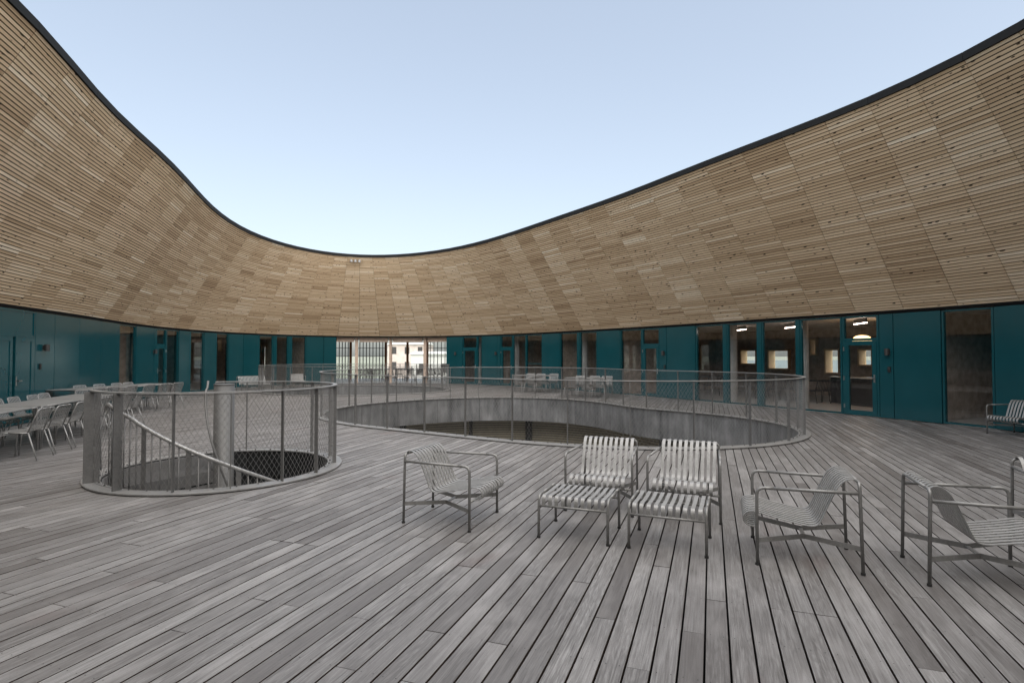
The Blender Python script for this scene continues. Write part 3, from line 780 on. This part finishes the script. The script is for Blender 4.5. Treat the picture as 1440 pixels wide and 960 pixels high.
# ------------------------------------------------------------------ slatted metal furniture
def arc_pts(ctrl, n=5):                                   # round the corners of a polyline given as (point, radius)
    out = []
    for i, (p, r_) in enumerate(ctrl):
        p = Vector(p)
        if r_ == 0 or i in (0, len(ctrl) - 1): out.append(p); continue
        a = (Vector(ctrl[i - 1][0]) - p).normalized(); b = (Vector(ctrl[i + 1][0]) - p).normalized()
        A_, B_ = p + a * r_, p + b * r_
        for k_ in range(n + 1):
            f = k_ / n; out.append((A_ * (1 - f) ** 2 + p * 2 * f * (1 - f) + B_ * f ** 2))
    return out
def smooth(prof, n=4):                                    # Catmull-Rom through (x, z)
    P = [np.array(p, float) for p in prof]; out = []
    for i in range(len(P) - 1):
        a, b, c, d_ = P[max(i - 1, 0)], P[i], P[i + 1], P[min(i + 2, len(P) - 1)]
        for k_ in range(n):
            t = k_ / n; out.append(.5 * (2 * b + (c - a) * t + (2 * a - 5 * b + 4 * c - d_) * t * t + (3 * b - a - 3 * c + d_) * t ** 3))
    out.append(P[-1]); return out
def feet(root, pts):
    for p in pts:
        mb = MB(); mb.cyl((p[0], p[1]), .0165, 0, .018, 10); mb.build('foot_cap', M['foot'], root)
LOUNGE = [(0, .275), (.065, .283), (.098, .325), (.075, .378), (.01, .392), (-.12, .362), (-.26, .335), (-.36, .318), (-.42, .325), (-.455, .37), (-.505, .49), (-.555, .60), (-.59, .655), (-.635, .69), (-.68, .692), (-.705, .668)]
def lounge(name, half_f=.345, half_r=.30, ns=10):
    # faces +x, origin under the middle of the front legs pulled back so that the seat centre is near 0
    root = empty(name); X0 = .33; tr = .0125
    for s in (1, -1):
        mb = MB(); mb.tube(arc_pts([((X0, s * half_f, .015), 0), ((X0, s * half_f, .597), .06), ((X0 - .12, s * half_f * .985, .597), 0)]), tr, 10); mb.build('leg', M['chair'], root)
        mb = MB(); mb.tube([(X0 - .12, s * half_f * .985, .597), (X0 - .695, s * (half_r + .004), .597)], tr, 10); mb.build('armrest', M['chair'], root)
        mb = MB(); mb.tube(arc_pts([((X0 - .71 - .01, s * half_r, .015), 0), ((X0 - .705, s * half_r, .672), .05), ((X0 - .705, s * (half_r - .1), .672), 0)]), tr, 10); mb.build('leg', M['chair'], root)
        mb = MB(); P = [(X0, s * half_f, .19), (X0 - .355, s * .11, .19), (X0 - .708, s * half_r, .19)]
        mb.sweep(P, Vector((0, 0, 1)), .019, .004); mb.build('stretcher', M['chair'], root)
    mb = MB(); mb.box(X0 - .37, X0 - .34, -.108, .108, .186, .194); mb.build('cross_bar', M['chair'], root)
    mb = MB(); mb.tube([(X0 - .705, -half_r + .1, .672), (X0 - .705, half_r - .1, .672)], tr, 10); mb.build('top_bar', M['chair'], root)
    mb = MB(); mb.tube([(X0, -half_f, .27), (X0, half_f, .27)], .011, 8); mb.build('front_bar', M['chair'], root)
    pr = smooth(LOUNGE, 3); sw = min(half_r * 2 - .07, half_r * 2 - .07)
    for k_ in range(ns):
        y = -sw / 2 + .0 + sw * k_ / (ns - 1)
        mb = MB(); mb.sweep([(X0 + p[0], y, p[1]) for p in pr], Vector((0, 1, 0)), .0165, .003); mb.build('slat', M['chair_slat'], root)
    feet(root, [(X0, half_f), (X0, -half_f), (X0 - .72, half_r), (X0 - .72, -half_r)])
    return root
def ottoman():
    root = empty('footstool'); hx, hy = .265, .31; tr = .0125; zt = .375
    for s in (1, -1):
        for e_ in (1, -1):
            mb = MB(); mb.tube(arc_pts([((e_ * hx, s * hy, .015), 0), ((e_ * (hx - .012), s * hy, zt), .055), ((e_ * .12, s * hy, zt), 0)]), tr, 10); mb.build('leg', M['chair'], root)
        mb = MB(); mb.tube([(-.12, s * hy, zt), (.12, s * hy, zt)], tr, 10); mb.build('side_bar', M['chair'], root)
        mb = MB(); mb.tube([(s * (hx - .008), -hy, .285), (s * (hx - .008), hy, .285)], .011, 8); mb.build('cross_bar', M['chair'], root)
    for k_ in range(10):
        y = -.265 + .53 * k_ / 9
        pr = smooth([(hx - .008, .29), (hx - .004, .335), (hx - .02, .368), (hx - .06, .374), (0, .368), (-hx + .06, .374), (-hx + .02, .368), (-hx + .004, .335), (-hx + .008, .29)], 3)
        mb = MB(); mb.sweep([(p[0], y, p[1]) for p in pr], Vector((0, 1, 0)), .0165, .003); mb.build('slat', M['chair_slat'], root)
    feet(root, [(hx, hy), (hx, -hy), (-hx, hy), (-hx, -hy)]); return root
def place(o, P, face, label, cat, group=None, z=0):
    o.location = (P[0], P[1], z); o.rotation_euler = (0, 0, math.atan2(face[1], face[0])); return tag(o, label, cat, group)
fx = -bv; fy = -bu                                        # furniture stands square to the boards: +bv.. is left
L0 = lounge('lounge_chair')
def mid(*p): return np.mean([on_floor(*q) for q in p], axis=0)
used = [False]
def lounge_at(front_mid, face, label):
    o = L0 if not used[0] else copy_tree(L0); used[0] = True
    f = np.array(face) / np.hypot(*face); return place(o, np.array(front_mid) - f * .33, f, label, 'lounge chair')
def O2(x): return np.array(x, float)
lounge_at(mid((660, 748), (699, 720.7)), (.94, -.343), 'grey slatted lounge chair without footstool, side-on near the big well railing')
lounge_at(mid((794.6, 717.7), (890, 727)), (-.343, -.94), 'slatted lounge chair with footstool, next to the lone side-on chair')
lounge_at(mid((910.4, 726), (1014, 737.5)), (-.39, -.92), 'slatted lounge chair with footstool, turned towards the stair, beside another such pair')
lounge_at(mid((1064.3, 793.4), (1059.3, 756)), (-.94, .349), 'low slatted lounge chair standing back to back with another chair')
lounge_at(O2((3.052, 4.277)) + np.array((.94, -.335)) * .71, (.94, -.335), 'slatted lounge chair seen from behind, facing away from the footstools')
# the chair half hidden behind that one: its rear left leg stands at about (4.62, 5.2)
f_ = np.array((-.343, -.94)); lt = np.array((f_[1], -f_[0]))   # right-hand side of the sitter
lounge_at(np.array((4.62, 5.22)) + f_ * .71 + np.array((.94, -.343)) * .30, f_, 'slatted lounge chair facing the viewer behind the outermost lounge chair')
lounge_at((10.0, 11.42), (-.96, -.28), 'slatted lounge chair standing against the teal facade wall')
lounge_at((-10.75, 28.3), (.45, -.89), 'pale lounge chair beyond the railing of the rear well')
T0 = ottoman()
place(T0, mid((757.7, 755.2), (853.5, 767.7), (782.7, 732.3), (870.8, 742.7)), (-.36, -.93), 'low slatted metal footstool in front of chair next to lone chair', 'footstool', 'slatted footstools')
T1 = copy_tree(T0)
place(T1, mid((885.2, 770.8), (992.7, 784), (899.8, 745.4), (997.3, 755.8)), (-.375, -.927), 'low slatted metal footstool closest to the back-to-back chairs', 'footstool', 'slatted footstools')
S0 = lounge('lounge_sofa', .66, .61, 20)
place(S0, (-11.75, 25.6), (.72, -.69), 'two-seat slatted metal sofa standing against the teal wall', 'sofa')

def dining(name, mat):
    root = empty(name); tr = .0105; hy = .22
    for s in (1, -1):
        mb = MB(); mb.tube(arc_pts([((.235, s * (hy + .02), .01), 0), ((.20, s * hy, .43), .04), ((.1, s * hy, .435), 0)]), tr, 8); mb.build('leg', mat, root)
        mb = MB(); mb.tube([(-.29, s * (hy + .02), .01), (-.16, s * hy, .43)], tr, 8); mb.build('leg', mat, root)
        mb = MB(); mb.tube([(.1, s * hy, .435), (-.16, s * hy, .43)], tr, 8); mb.build('side_bar', mat, root)
        mb = MB(); mb.tube(arc_pts([((-.15, s * hy, .42), 0), ((-.285, s * (hy - .01), .79), .06), ((-.285, s * .1, .79), 0)]), tr, 8); mb.build('back_frame', mat, root)
    mb = MB(); mb.tube([(-.285, -.1, .79), (-.285, .1, .79)], tr, 8); mb.build('top_bar', mat, root)
    mb = MB(); mb.tube([(.22, -hy, .39), (.22, hy, .39)], .009, 6); mb.build('front_bar', mat, root)
    pr = smooth([(.22, .39), (.245, .42), (.225, .45), (.1, .447), (-.08, .437), (-.155, .455), (-.19, .54), (-.235, .68), (-.265, .76), (-.285, .795)], 2)
    for k_ in range(8):
        y = -.18 + .36 * k_ / 7
        mb = MB(); mb.sweep([(p[0], y, p[1]) for p in pr], Vector((0, 1, 0)), .0125, .002); mb.build('slat', mat, root)
    return root
def table(name, mat, hx=.85, hy=.45):
    root = empty(name); z = .75
    for s in (1, -1):
        for e_ in (1, -1):
            mb = MB(); mb.tube(arc_pts([((e_ * (hx - .015), s * (hy - .015), .01), 0), ((e_ * (hx - .015), s * (hy - .015), z - .012), .05), ((e_ * (hx - .2), s * (hy - .015), z - .012), 0)]), .014, 8); mb.build('leg', mat, root)
        mb = MB(); mb.tube([(-hx + .2, s * (hy - .015), z - .012), (hx - .2, s * (hy - .015), z - .012)], .014, 8); mb.build('edge_bar', mat, root)
    mb = MB(); mb.box(-hx + .03, hx - .03, -hy + .06, hy - .06, z - .028, z - .014); mb.build('under_frame', mat, root)
    k = 14
    for i in range(k):
        y0 = -hy + .004 + i * (2 * hy - .008) / k; mb = MB(); mb.box(-hx, hx, y0 + .004, y0 + (2 * hy - .008) / k - .004, z - .006, z + .002); mb.build('slat', mat, root)
    return root
DT, DC = table('dining_table', M['chair_slat']), dining('dining_chair', M['chair_slat'])
first = {'t': True, 'c': True}
def dine(P, ax, tl, cl_, grp, n=3, sides=(1, -1), table_o=True, skip=(), out=.62, chairs=DC, tab=DT, key='', spacing=.56):
    ax = np.array(ax, float) / np.hypot(*ax); no = np.array([-ax[1], ax[0]]); P = np.array(P, float)
    if table_o:
        o = tab if first.get('t' + key, True) else copy_tree(tab); first['t' + key] = False
        place(o, P, ax, tl, 'dining table')
    for s in sides:
        for i in range(n):
            if (s, i) in skip: continue
            o = chairs if first.get('c' + key, True) else copy_tree(chairs); first['c' + key] = False
            off = (i - (n - 1) / 2) * spacing + random.uniform(-.03, .03)
            Q = P + ax * off + no * s * (out + random.uniform(-.03, .06)); a = random.uniform(-.06, .06)
            f = -no * s; f = np.array([f[0] * math.cos(a) - f[1] * math.sin(a), f[0] * math.sin(a) + f[1] * math.cos(a)])
            place(o, Q, f, cl_[0] if s > 0 else cl_[1], 'dining chair', grp[0] if s > 0 else grp[1])
ax1 = np.array((-.27, .963)); no1 = np.array((-.963, -.27))
c2 = np.array((-8.12, 9.72)) + no1 * .45 + ax1 * .85      # table whose near leg is in view
cl1 = ('slatted metal chair on the facade side of the long left-hand tables', 'slatted metal chair on the stair side of the long left-hand tables')
gr1 = ('chairs on the facade side of the long tables', 'chairs on the stair side of the long tables')
dine(c2, ax1, 'slatted metal table with a rounded leg in view before the stair post', ('slatted metal chair on the facade side of the table with the rounded leg in view', 'slatted metal chair on the stair side of the table with the rounded leg in view'), ('middle long table facade side chairs', 'middle long table stair side chairs'))
dine(c2 + ax1 * 1.74, ax1, 'slatted metal table half hidden behind the wide stair railing post', ('slatted metal chair on the facade side of the table behind the wide stair post', 'slatted metal chair on the stair side of the table behind the wide stair post'), ('far long table facade side chairs', 'far long table stair side chairs'))
dine(c2 - ax1 * 1.78, ax1, 'slatted metal table nearest the double door, mostly hidden by its chairs', ('slatted metal chair on the facade side of the table nearest the double door', 'slatted metal chair on the stair side of the table nearest the double door'), ('near long table facade side chairs', 'near long table stair side chairs'), skip=((-1, 0),))
ax2 = np.array((-.24, .97))
cl2 = ('slatted metal chair along the teal wall behind the rear left tables', 'slatted metal chair with its back to the deck at the rear left tables')
gr2 = ('chairs by the wall at the rear left tables', 'chairs on the deck side of the rear left tables')
ax2 = np.array((.1, 1))
dine((-11.35, 15.05), ax2, 'slatted metal table by the teal panels behind the stair railing', ('slatted metal chair between the wall and the table by plain teal panels', 'slatted chair, back to the deck, at the table by plain teal panels'), ('panel table wall side chairs', 'panel table deck side chairs'), skip=((1, 0), (1, 1)), out=.5)
dine((-11.15, 16.85), ax2, 'slatted metal table by the glazed door, farthest along the left wall', ('slatted metal chair between the teal wall and the table by the glazed door', 'slatted metal chair with its back to the deck at the table by the glazed door'), ('glazed door table wall side chairs', 'glazed door table deck side chairs'), out=.5)
dine((1.05, 25.2), (.93, -.36), 'small looking slatted table before the glazed double bay across the well', ('slatted chair on the glass side of the farther table across the well', 'slatted chair on the well side of the farther table across the well'), ('far table chairs, glass side', 'far table chairs, well side'))
dine((3.05, 22.2), (.93, -.36), 'slatted table across the well beside the plain teal panel', ('slatted chair on the glass side of the closer table across the well', 'slatted chair on the well side of the closer table across the well'), ('closer table chairs, glass side', 'closer table chairs, well side'))
# dark furniture on the open terrace and in the rooms
DTb, DCb = table('cafe_table', M['dark_furn'], .7, .4), dining('cafe_chair', M['dark_furn'])
for i, x in enumerate((520, 556, 584, 612)):
    P = room_pt(x, 2.3 + .5 * (i % 2))
    dine(P, (1, .1 * i), ('dark cafe table on the open terrace behind the glulam columns'), ('dark cafe chair on the outer side of the terrace tables', 'dark cafe chair on the deck side of the terrace tables'), ('outer terrace chairs', 'deck side terrace chairs'), n=2, chairs=DCb, tab=DTb, key='b')
for o in list(col.objects):
    if o.name.startswith('cafe_table'): o['group'] = 'dark tables on the open terrace'
for x, dp in ((1003, 3.4), (1052, 3.6), (1092, 3.2), (1150, 3.6)):
    P = room_pt(x, dp); o = copy_tree(DTb); place(o, P, (1, -.6), 'dark table in the room behind the wide glazing', 'table', 'dark tables behind the wide glazing')
    for s in (-.45, .25, .6):
        o = copy_tree(DCb); place(o, P + np.array((s * .8, -.62 + .2 * s)), (.1 * s, 1), 'dark chair in the room behind the wide glazing', 'chair', 'dark chairs behind the wide glazing')
        o.name = 'room_chair'
# kitchen counter, pendant, tube lamps
P0, P1 = room_pt(1168, 3.6), room_pt(1238, 3.0); e = tag(empty('kitchen_counter', (P0[0], P0[1], 0), math.atan2(*(P1 - P0)[::-1])), 'dark kitchen counter with pale top behind the glass door', 'counter')
Lc = float(np.hypot(*(P1 - P0)))
mb = MB(); mb.box(0, Lc, 0, .8, -.005, .88); mb.build('cabinet', M['counter'], e); mb = MB(); mb.box(-.02, Lc + .02, -.03, .83, .88, .91); mb.build('worktop', M['counter_top'], e)
def pendant(x, dp, z, label):
    P = room_pt(x, dp); e = tag(empty('pendant_lamp', (P[0], P[1], z)), label, 'pendant lamp'); mb = MB(); n = 20; vs = []; fs = []
    prof = [(.02, .2), (.13, .19), (.21, .15), (.25, .08), (.26, 0), (.24, 0), (.2, .12), (.02, .17)]
    for r_, zz in prof: vs += [(r_ * math.cos(2 * math.pi * k_ / n), r_ * math.sin(2 * math.pi * k_ / n), zz) for k_ in range(n)]
    for j in range(len(prof) - 1): fs += [(j * n + k_, j * n + (k_ + 1) % n, (j + 1) * n + (k_ + 1) % n, (j + 1) * n + k_) for k_ in range(n)]
    mb._add(vs, fs, smooth=True); mb.build('shade', M['lamp_lit'], e)
    mb = MB(); mb.tube([(0, 0, .19), (0, 0, HF - z)], .004, 5); mb.build('cord', M['black'], e)
pendant(1213, 2.4, 2.05, 'warm lit dome pendant lamp behind the transom of the glass door')
for x, dp, lb in ((1043, 2.2, 'lit tube lamp over the dark tables beside the concrete column'), (1112, 2.2, 'lit tube lamp close to the tall glazing mullion'), (1211, 1.9, 'lit tube lamp above the dome pendant')):
    P = room_pt(x, dp); e = tag(empty('tube_lamp', (P[0], P[1], HF - .12), math.atan2(P[1], P[0]) + .35), lb, 'ceiling lamp')
    mb = MB(); mb.box(-.45, .45, -.018, .018, 0, .02); mb.build('tube', M['tube_lit'], e)
    mb = MB(); mb.box(-.46, .46, -.02, .02, .021, .14); mb.build('housing', M['black'], e)
# wall lamps and small door units
def wall_lamp(x, z, label, r_=.055, h=.17):
    s = FAC.px(x, z); P, N = FAC.at(s), FAC.nrm(s); e = tag(empty('wall_lamp', (P[0], P[1], z), math.atan2(N[1], N[0])), label, 'wall lamp')
    mb = MB(); mb.box(.001, .02, -.04, .04, -.06, .06); mb.build('bracket', M['lamp'], e)
    mb = MB(); mb.cyl((.08, 0), r_, -h / 2, h / 2, 20); mb.build('shade', M['lamp'], e)
wall_lamp(1249.5, 1.72, 'dark cylinder wall lamp on the narrow teal panel right beside glass door')
wall_lamp(934, 1.72, 'dark cylinder wall lamp on teal panel next to the door across the big well')
wall_lamp(641, 1.75, 'dark cylinder wall lamp on the panel next to the open terrace')
wall_lamp(698, 1.75, 'dark cylinder wall lamp between the two far glazed doors')
wall_lamp(61, 1.82, 'dark cylinder wall lamp on the panel beside the double door')
wall_lamp(216, 1.78, 'dark cylinder wall lamp beside the single glazed door on the left wall')
for x, z, lb in ((1251, 1.27, 'small dark card reader below the wall lamp by the glass door'), (55.5, 1.35, 'small dark card reader beside the double door'), (935, 1.2, 'small card reader under the lamp across the big well')):
    s = FAC.px(x, z); P, N = FAC.at(s), FAC.nrm(s); e = tag(empty('card_reader', (P[0], P[1], z), math.atan2(N[1], N[0])), lb, 'card reader')
    mb = MB(); mb.box(.001, .03, -.035, .035, -.07, .07); mb.build('housing', M['black'], e); mb = MB(); mb.box(.031, .034, -.022, .022, -.01, .05); mb.build('keypad', M['lamp'], e)
# three small floodlights on the roof slats above the terrace
for x in (483.5, 493.5, 503.5):
    k_ = FAC.px(x); ci = int(k_ / FAC.L * NC); f = k_ / FAC.L * NC - ci
    A_ = surf(ci, .965, -.0) * (1 - f) + surf(ci + 1, .965, 0) * f; N = FAC.nrm(k_)
    e = tag(empty('floodlight', tuple(A_), math.atan2(N[1], N[0])), 'small white floodlight fixed to the slats under the roof rim', 'floodlight', 'floodlights under the roof rim')
    mb = MB(); mb.box(-.01, .10, -.03, .03, -.02, .02); mb.build('arm', M['lamp'], e)
    mb = MB(); mb.cyl((.16, 0), .085, -.14, .0, 14, .06); mb.build('head', M['chair'], e)
